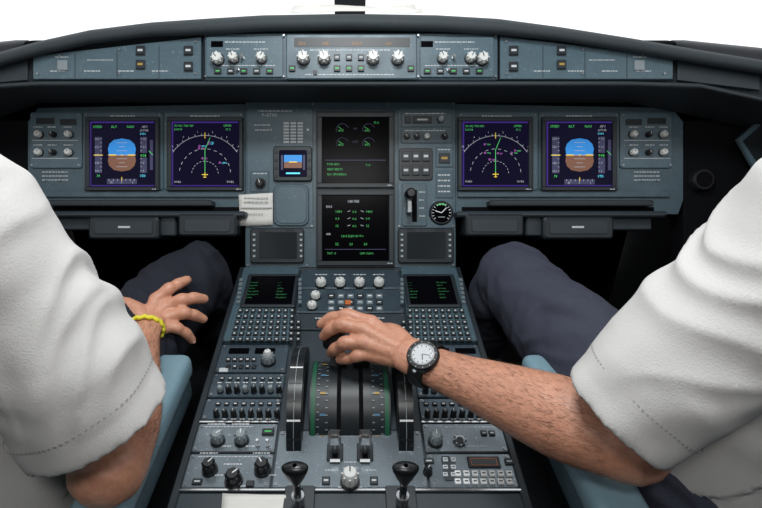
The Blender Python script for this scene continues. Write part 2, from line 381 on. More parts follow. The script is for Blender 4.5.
def sdp(p, x, y, k, z):
    p.text('CRUISE', x-8*k, y+25*k, 3.6*k, z, 'e_wh'); p.text('ENG', x-29*k, y+20*k, 3*k, z, 'e_wh')
    for q, (a, b) in enumerate((('1450', '1460'), ('0.9', '0.9'), ('12', '12'))):
        yy = y+(15-q*7)*k; p.text(a, x-20*k, yy, 3.4*k, z, 'e_dg'); p.text(b, x+10*k, yy, 3.4*k, z, 'e_dg'); p.text('KG', x-3*k, yy, 2.8*k, z, 'e_dg'); p.seg((x-8*k, yy+k), (x-5*k, yy+2*k), .4*k, z, 'e_wh'); p.seg((x+5*k, yy+2*k), (x+8*k, yy+k), .4*k, z, 'e_wh')
    p.text('AIR', x-29*k, y-7*k, 3*k, z, 'e_wh'); p.text('LDG ELEV AUTO', x-14*k, y-9*k, 3*k, z, 'e_dg')
    for q in range(3): p.text(str(22+q), x+(-20+q*14)*k, y-17*k, 3.4*k, z, 'e_dg')
    p.seg((x-30*k, y-21*k), (x+30*k, y-21*k), .5*k, z, 'e_gy'); p.text('TAT -5', x-28*k, y-26*k, 3*k, z, 'e_dg'); p.text('GW 60300', x+4*k, y-26*k, 3*k, z, 'e_dg')
display(89, 121, 155, 187, pfd, 'screen_v', glow=1); display(171, 121, 239, 187, nd, 'screen_v', glow=1)
display(462, 121, 529, 187, nd, 'screen_v', glow=1); display(546, 121, 613, 187, pfd, 'screen_v', glow=1)
display(322, 117, 389, 183, ewd, 'screen', .004, 6); display(322, 195, 389, 261, sdp, 'screen', .004, 6)
# ================================================================= GLARESHIELD
gl = empty('glareshield')
TOP = [(-140, 92), (-60, 68), (0, 52), (40, 41), (90, 30), (150, 22.5), (202, 19), (260, 15.5), (350, 14), (440, 15.5), (500, 19), (560, 27), (630, 38), (700, 50), (762, 60), (830, 74), (900, 96)]
v = []; fcs = []
for px, ty in TOP:
    d = 1.03; o = abs(px-350)
    lip = ty+ (16 if o < 160 else 14)
    fb = 81 if o < 340 else 81+(o-340)*.22
    lip = min(lip, fb-3)
    ptop = Q(px, ty, d)
    prof = [ptop+Vector((0, .55, -.10)), ptop+Vector((0, .25, -.015)), ptop+Vector((0, .04, .0)), ptop, Q(px, ty+3, d-.012), Q(px, (ty+lip)/2+2, d-.012), Q(px, lip, d), Q(px, lip+.5, d+.03),
            Q(px, fb, d+.03), Q(px, fb+1, d+.005), Q(px, fb+4, d+.005), Q(px, fb+7, d+.03), Q(px, 94 if o < 340 else fb+22, 1.14), Q(px, 103 if o < 340 else fb+34, 1.2), Q(px, 103 if o < 340 else fb+34, 1.26)]
    v += prof
n = 15
for i in range(len(TOP)-1):
    for j in range(n-1): fcs.append((i*n+j, i*n+j+1, (i+1)*n+j+1, (i+1)*n+j))
g = MB(); g.add(v, fcs, 'hood', True); hood = g.make('hood', gl)
GF = Frame(Q(350, 60, 1.045), X, U)
g = MB(GF)
g.box(203, 33, 498, 80, -.01, .004, 'panel', 2, .002)
g.poly([(33, 56), (201, 37), (201, 79), (33, 79)], -.01, .002, 'panel_l', .001)
g.poly([(673, 57), (500, 36), (500, 79), (673, 79)], -.01, .002, 'panel_l', .001)
g.poly([(-20, 63), (27, 57), (27, 80), (-20, 84)], -.01, -.004, 'panel_d', .001)
g.poly([(760, 72), (678, 58), (678, 80), (760, 90)], -.01, -.004, 'panel_d', .001)
g.box(286, 34, 417, 79, .004, .012, 'panel_l', 2, .002)
g.box(206, 37, 283, 77, .004, .009, 'panel_l', 2, .001); g.box(420, 37, 494, 77, .004, .009, 'panel_l', 2, .001)
g.box(294, 37.5, 410, 47, .012, .0125, 'keyd', 1)
for a, s in ((298, '250'), (322, '045'), (352, '5000'), (385, '-00')):
    x, y = g.P(a, 45, .013); g.text(s, x, y, .010, .0129, 'e_or')
for a in (303, 324, 373, 398): g.knob(a, 57, 5.6, .022, 'knobw', .012)
for a in (292, 337, 349, 361, 411): g.key(a-3.2, 65, a+3.2, 71, 'keyd', .012, .004, 'e_dg')
for a in (337, 349, 361): g.key(a-3, 54, a+3, 60, 'keyd', .012, .004, 'lab')
g.box(313, 70, 317, 74, .012, .016, 'keyd'); g.lab(350, 50, 80, 1, .012); g.lab(350, 74.5, 90, 1, .012)
for s in (-1, 1):
    c0 = 350+s*105
    g.knob(c0-12, 57, 4.6, .02, 'knobw', .009, ang=2); g.knob(c0+16, 57, 4.6, .02, 'knobw', .009, ang=1)
    for k in range(5): g.key(c0-31+k*13, 68, c0-24+k*13, 73.5, 'keyd', .009, .004, 'lab' if k % 2 else 'e_dg')
    g.tog(c0-2, 58, .016, .009); g.tog(c0-7, 70, .01, .009)
    g.box(c0-34, 41, c0-22, 47, .009, .0095, 'screen'); g.lab(c0, 42, 40, 1, .009); g.lab(c0, 65.5, 60, .8, .009)
    g.lab(c0+16, 49, 14, .8, .009); g.lab(c0-12, 49, 14, .8, .009)
g.knob(217, 58, 5.4, .02, 'knobw', .009); g.knob(483, 58, 5.4, .02, 'knobw', .009)
for s, c in ((0, 0), (1, 702)):
    T = (lambda a: a) if s == 0 else (lambda a: 702-a)
    for a, b, m in ((188, 50, 'keyd'), (188, 66, 'keyd'), (140, 50, 'keyd'), (140, 64, 'bezel')):
        a2 = T(a); g.key(a2-4.5, b-4.5, a2+4.5, b+4.5, m, .002, .005, 'lab' if m == 'keyd' else 'amber')
    for k in range(4): a2 = T(160-k*34); g.lab(a2, 71, 16, 1, .002)
    a2 = T(62); g.key(a2-5, 60, a2+5, 70, 'knobg', .002, .004); g.lab(T(100), 60, 26, .8, .002); g.lab(T(62), 57, 14, .8, .002)
    for k in range(1, 4):
        q0 = T(33+k*42); g.box(q0-.4, 58-k*4, q0+.4, 78, .002, .0024, 'panel_d')
    for a, b in ((38, 74), (196, 42), (196, 74), (120, 74), (120, 50), (60, 56)): x, y = g.P(T(a), b, .002); g.cyl(x, y, .001, .005, .0022, 'steel', n=8)
for a in (206, 284, 418, 495):
    for b in (36, 77): x, y = g.P(a, b, .005); g.cyl(x, y, .003, .010, .0022, 'steel', n=8)
for a in (204, 499): g.box(a-.5, 35, a+.5, 79, .004, .006, 'gap')
g.make('autoflight_control_panel', gl)
def sheet(name, corners, nx=8, ny=5, amp=.003, m='paper', thick=.0006):
    a, b, c, d = corners; vs = []; fs = []
    nrm = (b-a).cross(d-a).normalized()
    for j in range(ny+1):
        for i in range(nx+1):
            u = i/nx; w = j/ny; P_ = (a*(1-u)+b*u)*(1-w)+(d*(1-u)+c*u)*w
            vs.append(P_+nrm*amp*noise.noise(Vector((u*3, w*3, len(name)*1.7+a.x*3))))
    for j in range(ny):
        for i in range(nx): q = j*(nx+1)+i; fs.append((q, q+1, q+nx+2, q+nx+1))
    mb = MB(); mb.add(vs, fs, m, True); ob = mb.make(name); md = ob.modifiers.new('s', 'SOLIDIFY'); md.thickness = thick; return ob
t0 = Q(290, 14.3, 1.03)
sheet('paper_sheet', [t0+Vector((0, .01, .006)), Q(424, 14.8, 1.03)+Vector((0, .01, .006)), Q(420, 14.8, 1.03)+Vector((0, .16, .016)), t0+Vector((.0, .16, .018))], amp=.008)
nt_ = [Vector((*MP.at(a, b, .009), .012)) for a, b in ((239, 195), (273, 193), (273, 225), (240, 226))]
nt_ = [MP.M @ q for q in nt_]
pn_ = sheet('paper_note', [nt_[3], nt_[2], nt_[1], nt_[0]], amp=.004)
p = MB(MP)
for k in range(2): p.lab(256, 198+k*4, 24, .8, .0155, 'knobg')
p.box(240.5, 207, 272, 208, .0135, .0152, 'lab'); p.lab(253, 214, 20, .8, .0155, 'knobg')
p.make('note_writing', pn_)
# ================================================================= PEDESTAL
O = Q(350, 268, 1.2); near = Q(350, 490, .743)
PF = Frame(O, X, (O-near))
ped = empty('center_pedestal')
p = MB(PF)
x0 = -.2555; x1 = .2555; yr = -.66
p.rr(x0, yr, x1, .0, -.045, -.004, 'panel_d', 0, .003)
p.rr(x0+.02, yr+.01, x1-.02, -.03, -.40, -.045, 'black')
p.rr(x0-.004, yr, x0+.008, -.0, -.03, .004, 'bezel', 0, .002); p.rr(x1-.008, yr, x1+.004, -.0, -.03, .004, 'bezel', 0, .002)
Yp = lambda py: p.P(350, py)[1]
def plate(xa, xb, pa, pb, m='ped', z=.002, scr=True):
    p.rr(xa, Yp(pb)+.0008, xb, Yp(pa)-.0008, -.004, z, m, .003, .0012)
    if scr:
        for x in (xa+.006, xb-.006):
            for y in (Yp(pb)+.006, Yp(pa)-.006): p.cyl(x, y, z, z+.0015, .0026, 'steel', n=8); p.seg((x-.002, y-.001), (x+.002, y+.001), .0007, z+.0017, 'gap')
XL0, XL1, XR0, XR1 = -.248, -.118, .118, .248
plate(XL1+.003, XR0-.003, 270, 289); plate(XL1+.003, XR0-.003, 289.6, 313)
plate(XL1+.003, XR0-.003, 314, 330, 'panel_d')
for s in (0, 1):
    a, b = ((XL0, XL1), (XR0, XR1))[s]
    plate(a, b, 345, 373); plate(a, b, 374, 398); plate(a, b, 399, 421)
    plate(a, b, 424, 453, 'ped_sheen'); plate(a, b, 454, 489, 'ped_sheen')
plate(XL1+.003, XR0-.003, 431, 489, 'ped_sheen')
p.rr(XL0-.002, Yp(492.5), XR1+.002, Yp(489.6), -.004, .004, 'chrome', .001, .001)
p.rr(XL0-.002, Yp(423.6), XL1, Yp(421.8), -.004, .003, 'chrome', .0005, .0005); p.rr(XR0, Yp(423.6), XR1, Yp(421.8), -.004, .003, 'chrome', .0005, .0005)
p.rr(XL0, Yp(520), XR1, Yp(493), -.004, 0, 'panel_d', .001, .001)
for a in (321, 340, 359.5, 379): p.knob(a, 282, 4.8, .018, 'knobw', .002); p.lab(a, 274.5, 12, .8, .002)
for a in (315.5, 312): p.knob(a, 295 if a > 313 else 305, 4.4, .015, 'knobw', .002)
for r in range(3):
    for c in range(6):
        aa = 328+c*9.6; bb = 293.5+r*6.3; p.key(aa, bb, aa+6.6, bb+4, 'key' if (r+c) % 3 else 'keyd', .002, .004, 'white' if (r*c) % 2 == 0 else 'lab')
p.key(345, 299.8, 351, 303.8, 'orange', .002, .0045)
for k in range(5): p.lab(320+k*15, 318, 10, .9, .002); p.key(316+k*15, 321, 324+k*15, 327, 'bezel', .002, .003, 'lab')
for s in (0, 1):
    R = lambda a: a if s == 0 else 2*352-a+0.5
    for k in range(2): a, c = sorted((R(229+k*26), R(249+k*26))); p.box(a, 348, c, 353, .002, .004, 'screen', .5)
    for k in range(5):
        a, c = sorted((R(226+k*6.4), R(230.5+k*6.4))); p.key(a, 357, c, 361, 'keyd', .002, .003, 'white'); p.key(a, 364, c, 368, 'keyd', .002, .003, 'white' if k % 2 else None)
    p.knob(R(268), 358, 6.2, .02, 'knobg', .002); p.knob(R(268), 356.5, 3.6, .030, 'knobw', .002, skirt=False)
    a, c = sorted((R(219), R(228))); p.key(a, 367.5, c, 371.5, 'orange' if s else 'lab', .002, .002)
    for k in range(8):
        a = R(222-k*.2+k*8.3); p.key(a-2.3, 376.5, a+2.3, 379.5, 'keyd', .002, .003, 'white')
        p.knob(R(220+k*8.4), 389, 2.7, .014, 'knobk' if k % 3 else 'knobg', .002); p.lab(R(220+k*8.4), 382.5, 5, .7, .002, 'white')
        a = R(218+k*8.6); p.key(a-2.5, 401.5, a+2.5, 405, 'keyd', .002, .003, 'white')
        p.knob(R(216+k*8.7), 413, 2.7, .015, 'knobk', .002)
        if k not in (0, 7): p.lab(R(216+k*8.7), 419, 5, .7, .002, 'white')
for a, b, r in ((217, 437, 6), (241, 437, 6), (209, 466, 6.5), (233, 477, 7.5), (262, 466, 7)): p.knob(a, b, r, .022, 'knobk' if b > 450 else 'knobg', .002); p.lab(a, b-13, 18, .9, .002, 'white'); p.lab(a+9, b+9, 10, .8, .002, 'white')
for a in (258, 268): p.tog(a, 446, .016, .002)
p.key(262, 428, 274, 434, 'keyd', .002, .004, 'e_dg'); p.lab(228, 456.5, 60, .9, .002); p.lab(228, 426.5, 50, .9, .002)
p.key(246, 480, 254, 486, 'keyd', .002, .004); p.key(192, 478, 202, 484, 'keyd', .002, .003, 'lab')
p.knob(436, 438, 6, .022, 'knobg', .002); p.knob(460, 440, 6.5, .006, 'steel', .002, skirt=False); x, y = p.P(460, 440, .008); p.cyl(x, y, .008, .0085, .006, 'black')
for a in (484, 492): p.key(a-3, 430, a+3, 435, 'keyd', .002, .003, 'lab')
p.lab(470, 427, 50, .9, .002); p.lab(478, 446, 20, .9, .002)
p.box(443, 456, 452, 480, .002, .004, 'panel_d', 1)
p.box(468, 456, 500, 467, .002, .005, 'bezel', 1, .001); p.box(471, 458, 497, 465, .005, .0052, 'orange'); p.box(471.5, 458.5, 496.5, 464.5, .0052, .0054, 'screen_g')
for r in range(2):
    for c in range(7): p.key(455+c*8.6, 470+r*8, 461+c*8.6, 475.5+r*8, 'white', .002, .004, 'keyd')
for r in range(3):
    for c in range(2): p.key(446+c*8-3, 457+r*7.4, 446+c*8+2, 461+r*7.4, 'lab', .003, .004, 'keyd')
p.knob(428, 470, 4, .014, 'knobk', .002); p.key(424, 458, 434, 463, 'keyd', .002, .003, 'lab'); p.key(505, 458, 514, 464, 'keyd', .002, .003, 'lab')
for a in (335, 365):
    x, y = p.P(a, 455, .002); k = .0014
    p.rr(x-9*k, y-8*k, x+9*k, y+14*k, .002, .006, 'bezel', .003, .001)
    p.rr(x-3*k, y-6*k, x+3*k, y+8*k, .006, .0064, 'gap')
    y += 3*k
    p.cyl(x, y, .006, .036, .005, 'steel', .0045, 12); p.rr(x-.010, y-.008, x+.010, y+.008, .032, .052, 'chrome', .004, .003)
    p.rr(x-.007, y-.004, x+.007, y+.004, .052, .0535, 'knobk', .002); p.box(a-5, 459, a+5, 462, .006, .0065, 'white')
p.knob(350, 477, 8, .028, 'knobw', .002, ang=1.57)
p.lab(350, 462, 12, 1, .002); p.lab(330, 470, 10, 1, .002); p.lab(371, 470, 10, 1, .002); p.lab(350, 487, 24, 1, .002)
for a in (326, 374): p.key(a-4, 476, a+4, 484, 'keyd', .002, .003, 'lab')
p.make('pedestal_body', ped)
for s in (0, 1):
    m = MB(PF); T = (lambda a: a) if s == 0 else (lambda a: 702-a)
    def bb(a, b, c, d, *ar, **k):
        a, c = sorted((T(a), T(c))); m.box(a, b, c, d, *ar, **k)
    a, b = ((XL0, XL1), (XR0, XR1))[s]
    m.rr(a, Yp(344), b, Yp(270)-.001, -.004, .010, 'panel', .004, .002)
    bb(244, 273.5, 297, 306, .010, .016, 'bezel', 2, .002); bb(248, 276, 293.5, 304, .016, .0163, 'screen', .5)
    cx, cy = m.P(T(270.5), 290, .016)
    for r in range(6):
        for c in (0, 1): m.text(random.choice(('FROM/TO', 'LFPG', 'FL350', '----', 'ALTN', '250/045')), cx+(-.048 if c == 0 else .014), cy+.024-r*.0105, .0054, .0167, 'e_dim')
    for r in range(6): bb(239.5-r*.6, 278+r*4.4, 243-r*.6, 281+r*4.4, .010, .014, 'key'); bb(298.3, 278+r*4.4, 301.5, 281+r*4.4, .010, .014, 'key')
    for r in range(6):
        py = 308.5+r*5.7; le = 239.5-(py-300)*.27; w = (302-le)
        for c in range(10):
            if r < 2 and c > 8: continue
            aa = le+w*(c+.12)/10; cc = le+w*(c+.82)/10
            bb(aa, py, cc, py+3.7, .010, .0135, 'keyd', .5, .0006)
            bb((aa+cc)/2-1.0, py+1.1, (aa+cc)/2+1.0, py+2.3, .0135, .0138, 'lab')
    m.make('keyboard_display_unit')
tq = empty('thrust_lever_quadrant')
q = MB(PF)
yq = q.P(350, 398)[1]; hz = -.035; Rq = .085
def arcband(mb, xa, xb, R, a0, a1, m, n=28, yc=None, zc=None):
    yc = yq if yc is None else yc; zc = hz if zc is None else zc
    vs = []
    for i in range(n+1):
        t = math.radians(a0+(a1-a0)*i/n); vs += [(xa, yc+R*cos(t), zc+R*sin(t)), (xb, yc+R*cos(t), zc+R*sin(t))]
    mb.add(vs, [(2*i, 2*i+1, 2*i+3, 2*i+2) for i in range(n)], m, True)
def arcsolid(mb, xa, xb, R, a0, a1, m, n=28, yc=None, zc=None, R0=0, edge=None):
    yc = yq if yc is None else yc; zc = hz if zc is None else zc
    arcband(mb, xa, xb, R, a0, a1, edge or m, n, yc, zc)
    for x in (xa, xb):
        vs = []
        for i in range(n+1):
            t = math.radians(a0+(a1-a0)*i/n); vs += [(x, yc+R0*cos(t), zc+R0*sin(t)), (x, yc+R*cos(t), zc+R*sin(t))]
        mb.add(vs, [(2*i, 2*i+1, 2*i+3, 2*i+2) for i in range(n)], m)
    if R0: arcband(mb, xa, xb, R0, a0, a1, m, n, yc, zc)
arcsolid(q, -.066, .066, Rq, 0, 180, 'bezel')
arcband(q, -.034, .034, Rq+.001, 5, 175, 'keyd')
for x in (-.018, .018): arcband(q, x-.0035, x+.0035, Rq+.0016, 8, 172, 'gap')
for s in (-1, 1):
    arcband(q, s*.060-.0035, s*.060+.0035, Rq+.0015, 8, 172, 'greenpaint')
    for k in range(20):
        a = 15+k*7.6; arcband(q, s*.052-.002, s*.052+.002, Rq+.0018, a, a+1.0, 'knobg', 2)
        if k % 3 == 0: arcband(q, s*.044-.005, s*.044+.004, Rq+.0018, a+2, a+4.5, 'bluepaint' if k % 2 else 'amber', 2)
        arcband(q, s*.038-.002, s*.038+.002, Rq+.0018, a+3, a+4.1, 'knobg', 2)
q.rr(-.105, q.P(350, 430)[1], .105, q.P(350, 331)[1], -.03, .0, 'panel_d', .004, .002)
q.make('quadrant_housing', tq)
for s in (-1, 1):
    w = MB(PF); xc = s*.088; hw = .0115
    arcsolid(w, xc-hw, xc+hw, .112, -20, 200, 'black', 48, edge='knobk')
    arcsolid(w, xc-hw-.0005, xc+hw+.0005, .095, -20, 200, 'bezel', 48)
    arcband(w, xc-.0005, xc+.0005, .1127, 0, 180, 'knobg', 40)
    for k in range(14):
        a = k*15; arcband(w, xc-hw+.001, xc+hw-.001, .1128, a, a+1.5, 'white' if k % 3 == 0 else 'bezel', 2)
    w.make('pitch_trim_wheel')
def Pl(v): return PF.M.inverted() @ v
kn = Pl(Q(336, 342, .895)); ang = math.atan2(kn.z-hz, kn.y-yq); RL = math.hypot(kn.z-hz, kn.y-yq)
for i, x in enumerate((-.020, .020)):
    l = MB(); 
    def lever_pt(xx, r, off): return PF.M @ Vector((xx, yq+r*cos(ang)-off*sin(ang), hz+r*sin(ang)+off*cos(ang)))
    def slab(xa, xb, r0, r1, o0, o1, m, t=1.0):
        vs = []
        for r, k in ((r0, 1.), (r1, t)):
            for xx, o in ((xa, o0*k), (xb, o0*k), (xb, o1*k), (xa, o1*k)): vs.append(lever_pt(xx, r, o))
        l.add(vs, [(0, 1, 2, 3), (4, 5, 6, 7), (0, 1, 5, 4), (1, 2, 6, 5), (2, 3, 7, 6), (3, 0, 4, 7)], m)
    slab(x-.008, x+.008, .08, RL, -.018, .018, 'lever', .8)
    slab(x-.004, x+.004, .08, RL-.01, -.0195, -.018, 'steel', .8)
    slab(x-.014, x+.014, Rq+.002, Rq+.012, -.020, .020, 'knobk', .9)
    ob = l.make('lever_stem_%d' % i, tq)
    bevbox('lever_grip_%d' % i, lever_pt(x+(-.008 if i == 0 else .004), RL+.006, 0), (.040, .034, .036), .010, 'knobk', (math.radians(-20), 0, 0), tq)
for nm, px in (('speedbrake_lever', 296), ('flap_lever', 404.5)):
    e = empty(nm); l = MB(PF)
    x, y = l.P(px, 507); x = l.P(px, 465, .085)[0]; l.rr(x-.022, y-.05, x+.022, y+.03, .0, .005, 'bezel', .004, .001); l.rr(x-.004, y-.045, x+.004, y+.025, .005, .0054, 'gap')
    h0 = .095
    l.cyl(x, y, .005, h0-.02, .0055, 'knobk', .005, 12); l.cyl(x, y, .012, .03, .009, 'steel', .009, 14)
    vs = []; N = 20
    for z, rx, ry in ((-.038, .005, .005), (-.028, .008, .008), (-.018, .013, .009), (-.006, .017, .010), (0, .018, .010), (.004, .014, .007), (.005, .003, .003)):
        vs += [(x+rx*cos(2*pi*i/N), y+ry*sin(2*pi*i/N), h0+z) for i in range(N)]
    l.add(vs, [(k*N+i, k*N+(i+1) % N, (k+1)*N+(i+1) % N, (k+1)*N+i) for k in range(6) for i in range(N)], 'knobk', True)
    l.make('lever', e)
cs = [PF.M @ Vector((*PF.at(px, py), .004)) for px, py in ((220, 525), (290, 525), (286, 497), (223, 495))]
sheet('paper_slip', cs, amp=.004)
# ================================================================= SHELL
bevbox('floor', (0, .4, -.02), (2.3, 3.4, .04), .002, 'carpet')
for nm, sx in (('wall_left', -1), ('wall_right', 1)):
    bevbox(nm, (sx*1.08, .37, .5), (.06, 2.9, 1.0), .01, 'wallm')
bevbox('wall_front', (0, 1.78, .5), (2.09, .06, 1.0), .01, 'void')
bevbox('wall_back', (0, -1.05, .9), (2.2, .06, 1.8), .01, 'wallm')
bevbox('ceiling', (0, -.15, 1.82), (2.2, 1.8, .05), .01, 'liner')
for nm, sx in (('side_console', -1), ('side_console', 1)):
    bevbox(nm, (sx*.96, .45, .28), (.14, 1.0, .56), .02, 'wallm')
def bar(name, a, b, w, d, m, parent=None):
    a = Vector(a); b = Vector(b); ax = (b-a).normalized(); sd = ax.cross(Vector((0, 1, 0)) if abs(ax.y) < .9 else Vector((1, 0, 0))).normalized(); up = sd.cross(ax)
    mb = MB(); vs = []
    for P_ in (a, b):
        for s, t in ((-1, -1), (1, -1), (1, 1), (-1, 1)): vs.append(P_+sd*s*w/2+up*t*d/2)
    mb.add(vs, [(0, 1, 2, 3), (4, 5, 6, 7), (0, 1, 5, 4), (1, 2, 6, 5), (2, 3, 7, 6), (3, 0, 4, 7)], m)
    return mb.make(name, parent)
we = empty('windshield_frame')
bar('center_post', (0, 1.66, 1.02), (0, 1.0, 1.80), .085, .06, 'frame', we)
bar('post_left', (-1.02, 1.2, .99), (-.85, .80, 1.80), .07, .05, 'frame', we)
bar('post_right', (1.02, 1.2, .99), (.85, .80, 1.80), .07, .05, 'frame', we)
bar('header', (-.9, .85, 1.80), (.9, .85, 1.80), .10, .2, 'frame', we)
tb = MB(MP); tb.poly([(738, 139), (766, 115), (790, 120), (790, 170), (756, 170)], .02, .03, 'panel_l', .002); tb.poly([(743, 141), (766, 121), (786, 125), (786, 165), (759, 165)], .03, .031, 'screen_g'); tb.make('tablet_computer')
# ================================================================= PEOPLE
def cat(P0, P1, P2, P3, t):
    return .5*((2*P1)+(-P0+P2)*t+(2*P0-5*P1+4*P2-P3)*t*t+(-P0+3*P1-3*P2+P3)*t*t*t)
def tube(vs, fs, pts, rad, side=None, n=20, sub=6, rf=None, cap=True, hollow=0):
    pts = [Vector(q) for q in pts]; rad = [(r, r) if not isinstance(r, tuple) else r for r in rad]
    R = [Vector((a, b, 0)) for a, b in rad]
    ep = [pts[0]*2-pts[1]]+pts+[pts[-1]*2-pts[-2]]; er = [R[0]]+R+[R[-1]]
    cs = []; rs = []
    m = len(pts)-1
    for i in range(m):
        for k in range(sub+(1 if i == m-1 else 0)):
            t = k/sub; cs.append(cat(ep[i], ep[i+1], ep[i+2], ep[i+3], t)); rs.append(cat(er[i], er[i+1], er[i+2], er[i+3], t))
    N = len(cs); tg = [(cs[min(i+1, N-1)]-cs[max(i-1, 0)]).normalized() for i in range(N)]
    side = Vector(side) if side else Vector((0, 0, 1)).cross(tg[0])
    if side.length < .01: side = Vector((1, 0, 0))
    rings = []
    for i in range(N):
        s = (side-tg[i]*side.dot(tg[i])).normalized(); b = tg[i].cross(s); rings.append((cs[i], s, b, rs[i][0], rs[i][1], i/(N-1)))
    main = list(rings)
    if cap:
        c, s, b, ra, rb, t = rings[0]; pre = []
        for a in (80, 55, 28):
            a = math.radians(a); pre.append((c-tg[0]*min(ra, rb)*sin(a), s, b, ra*cos(a), rb*cos(a), 0))
        c, s, b, ra, rb, t = rings[-1]; post = []
        if hollow:
            w = .009; post = [(c, s, b, ra-w, rb-w, 1)]; 
            for k in (1, 2, 3): post.append((c-tg[-1]*hollow*k/3, s, b, ra-w, rb-w, 1))
            post.append((c-tg[-1]*(hollow+.001), s, b, .002, .002, 1))
        else:
            for a in (28, 55, 80):
                a = math.radians(a); post.append((c+tg[-1]*min(ra, rb)*sin(a), s, b, ra*cos(a), rb*cos(a), 1))
        rings = pre+rings+post
    o = len(vs)
    for c, s, b, ra, rb, t in rings:
        for k in range(n):
            th = 2*pi*k/n; f = rf(t, th) if rf else 1; vs.append(c+s*(ra*f*cos(th))+b*(rb*f*sin(th)))
    L = len(rings)
    for l in range(L-1):
        for k in range(n): j = (k+1) % n; fs.append((o+l*n+k, o+l*n+j, o+(l+1)*n+j, o+(l+1)*n+k))
    fs.append(tuple(o+k for k in reversed(range(n)))); fs.append(tuple(o+(L-1)*n+k for k in range(n)))
    return main
def solid(name, vs, fs, m, voxel, parent, smooth=4, disp=None):
    me = bpy.data.meshes.new(name); me.from_pydata([tuple(q) for q in vs], [], fs); me.update()
    ob = bpy.data.objects.new(name, me); COL.objects.link(ob)
    import bmesh
    bm = bmesh.new(); bm.from_mesh(me); bmesh.ops.recalc_face_normals(bm, faces=bm.faces[:]); bm.to_mesh(me); bm.free()
    r = ob.modifiers.new('r', 'REMESH'); r.mode = 'VOXEL'; r.voxel_size = voxel
    s = ob.modifiers.new('s', 'SMOOTH'); s.factor = .5; s.iterations = smooth
    dg = bpy.context.evaluated_depsgraph_get(); nm = bpy.data.meshes.new_from_object(ob.evaluated_get(dg))
    ob.modifiers.clear(); ob.data = nm; bpy.data.meshes.remove(me)
    if disp:
        co = [v.co.copy() for v in nm.vertices]; no = [v.normal.copy() for v in nm.vertices]
        for i, v in enumerate(nm.vertices): v.co = co[i]+no[i]*disp(co[i])
    for pl in nm.polygons: pl.use_smooth = True
    nm.materials.clear(); nm.materials.append(MATS[m]); nm.update(); ob.parent = parent; return ob
def hand_geo(vs, fs, wrist, joints, thumb, pn, fr=(.0110, .0114, .0110, .0098)):
    wrist = Vector(wrist); pn = Vector(pn).normalized()
    for i, j in enumerate(joints):
        r = fr[i]; j = [Vector(q) for q in j]
        ax = (j[0]-wrist).normalized(); sd = ax.cross(pn).normalized()
        w0 = wrist.lerp(j[0], .12)
        tube(vs, fs, [w0, wrist.lerp(j[0], .55)-pn*.004, j[0]-pn*.004], [(.015, .016), (.0145, .0150), (.0125, .0128)], sd, 14)
        tube(vs, fs, [j[0]-pn*.003, j[0].lerp(j[1], .5)-pn*.001, j[1], j[1].lerp(j[2], .5)-pn*.001, j[2], j[3]], [r*1.22, r*1.0, r*1.12, r*.93, r*.98, r*.78], sd, 14)
    for i in range(3):
        a = Vector(joints[i][0]); b = Vector(joints[i+1][0]); m = a.lerp(b, .5)-pn*.007
        tube(vs, fs, [wrist.lerp(m, .2)-pn*.002, m], [.017, .0115], None, 12)
    t = [Vector(q) for q in thumb]
    tube(vs, fs, [wrist.lerp(t[0], .2), t[0], t[1]], [.016, .017, .0135], None, 14)
    m0 = Vector(joints[0][0]).lerp(wrist, .35)-pn*.006
    tube(vs, fs, [m0, m0.lerp(t[0], .5), t[0]], [.013, .014, .014], None, 12)
    tube(vs, fs, [t[0], t[1], t[1].lerp(t[2], .5), t[2], t[3]], [.0155, .0132, .0115, .0122, .0092], None, 14)
def nails(parent, joints, pn, col='nail'):
    mb = MB()
    for j in joints:
        d = (Vector(j[3])-Vector(j[2])).normalized(); nn = (Vector(pn)-d*Vector(pn).dot(d)).normalized(); s = d.cross(nn)
        c = Vector(j[3])+nn*.0066-d*.001; vs = []; N = 12
        for k in range(N): t = 2*pi*k/N; vs.append(c+s*.0048*cos(t)+d*.0062*sin(t)-nn*(.0022*cos(t)**2))
        vs.append(c+nn*.0015); mb.add(vs, [(k, (k+1) % N, N) for k in range(N)], col, True)
    return mb.make('fingernails', parent)
def arm_hair(ob, a, b, parent, cnt=3000, rmax=.075):
    me = ob.data; ax = b-a; L = ax.length; ax.normalize(); mb = MB(); vs = []; fs = []
    idx = [p_ for p_ in me.polygons if 0 < (p_.center-a).dot(ax) < L*.97 and ((p_.center-a)-ax*(p_.center-a).dot(ax)).length < rmax]
    for p_ in random.choices(idx, k=cnt):
        c = p_.center; nn = p_.normal; d = (ax+nn*.35+Vector((random.uniform(-.5, .5), random.uniform(-.5, .5), random.uniform(-.5, .5)))).normalized()
        d = (d-nn*d.dot(nn)*.6).normalized(); s = d.cross(nn).normalized()*.00015; l = random.uniform(.006, .014); o = len(vs)
        vs += [c-s, c+s, c+d*l*.6+nn*.0015+s*.6, c+d*l*.6+nn*.0015-s*.6, c+d*l+nn*.001]; fs += [(o, o+1, o+2, o+3), (o+3, o+2, o+4)]
    mb.add(vs, fs, 'armhair'); mb.make('forearm_hair', parent)
def gen_hand(wrist, d, pn, thumbside):
    d = Vector(d).normalized(); pn = Vector(pn).normalized(); s = Vector(thumbside).normalized(); js = []
    for i, (o, l) in enumerate(((.027, .95), (.009, 1.05), (-.009, .98), (-.026, .78))):
        m = wrist+d*(.092-.005*abs(i-1))+s*o; a = m+d*.042*l-pn*.008; b = a+d*.022*l-pn*.014; c = b+d*.012*l-pn*.016; js.append([m, a, b, c])
    th = [wrist+d*.03+s*.028-pn*.008, wrist+d*.06+s*.045-pn*.014, wrist+d*.085+s*.055-pn*.018, wrist+d*.105+s*.052-pn*.02]
    return js, th
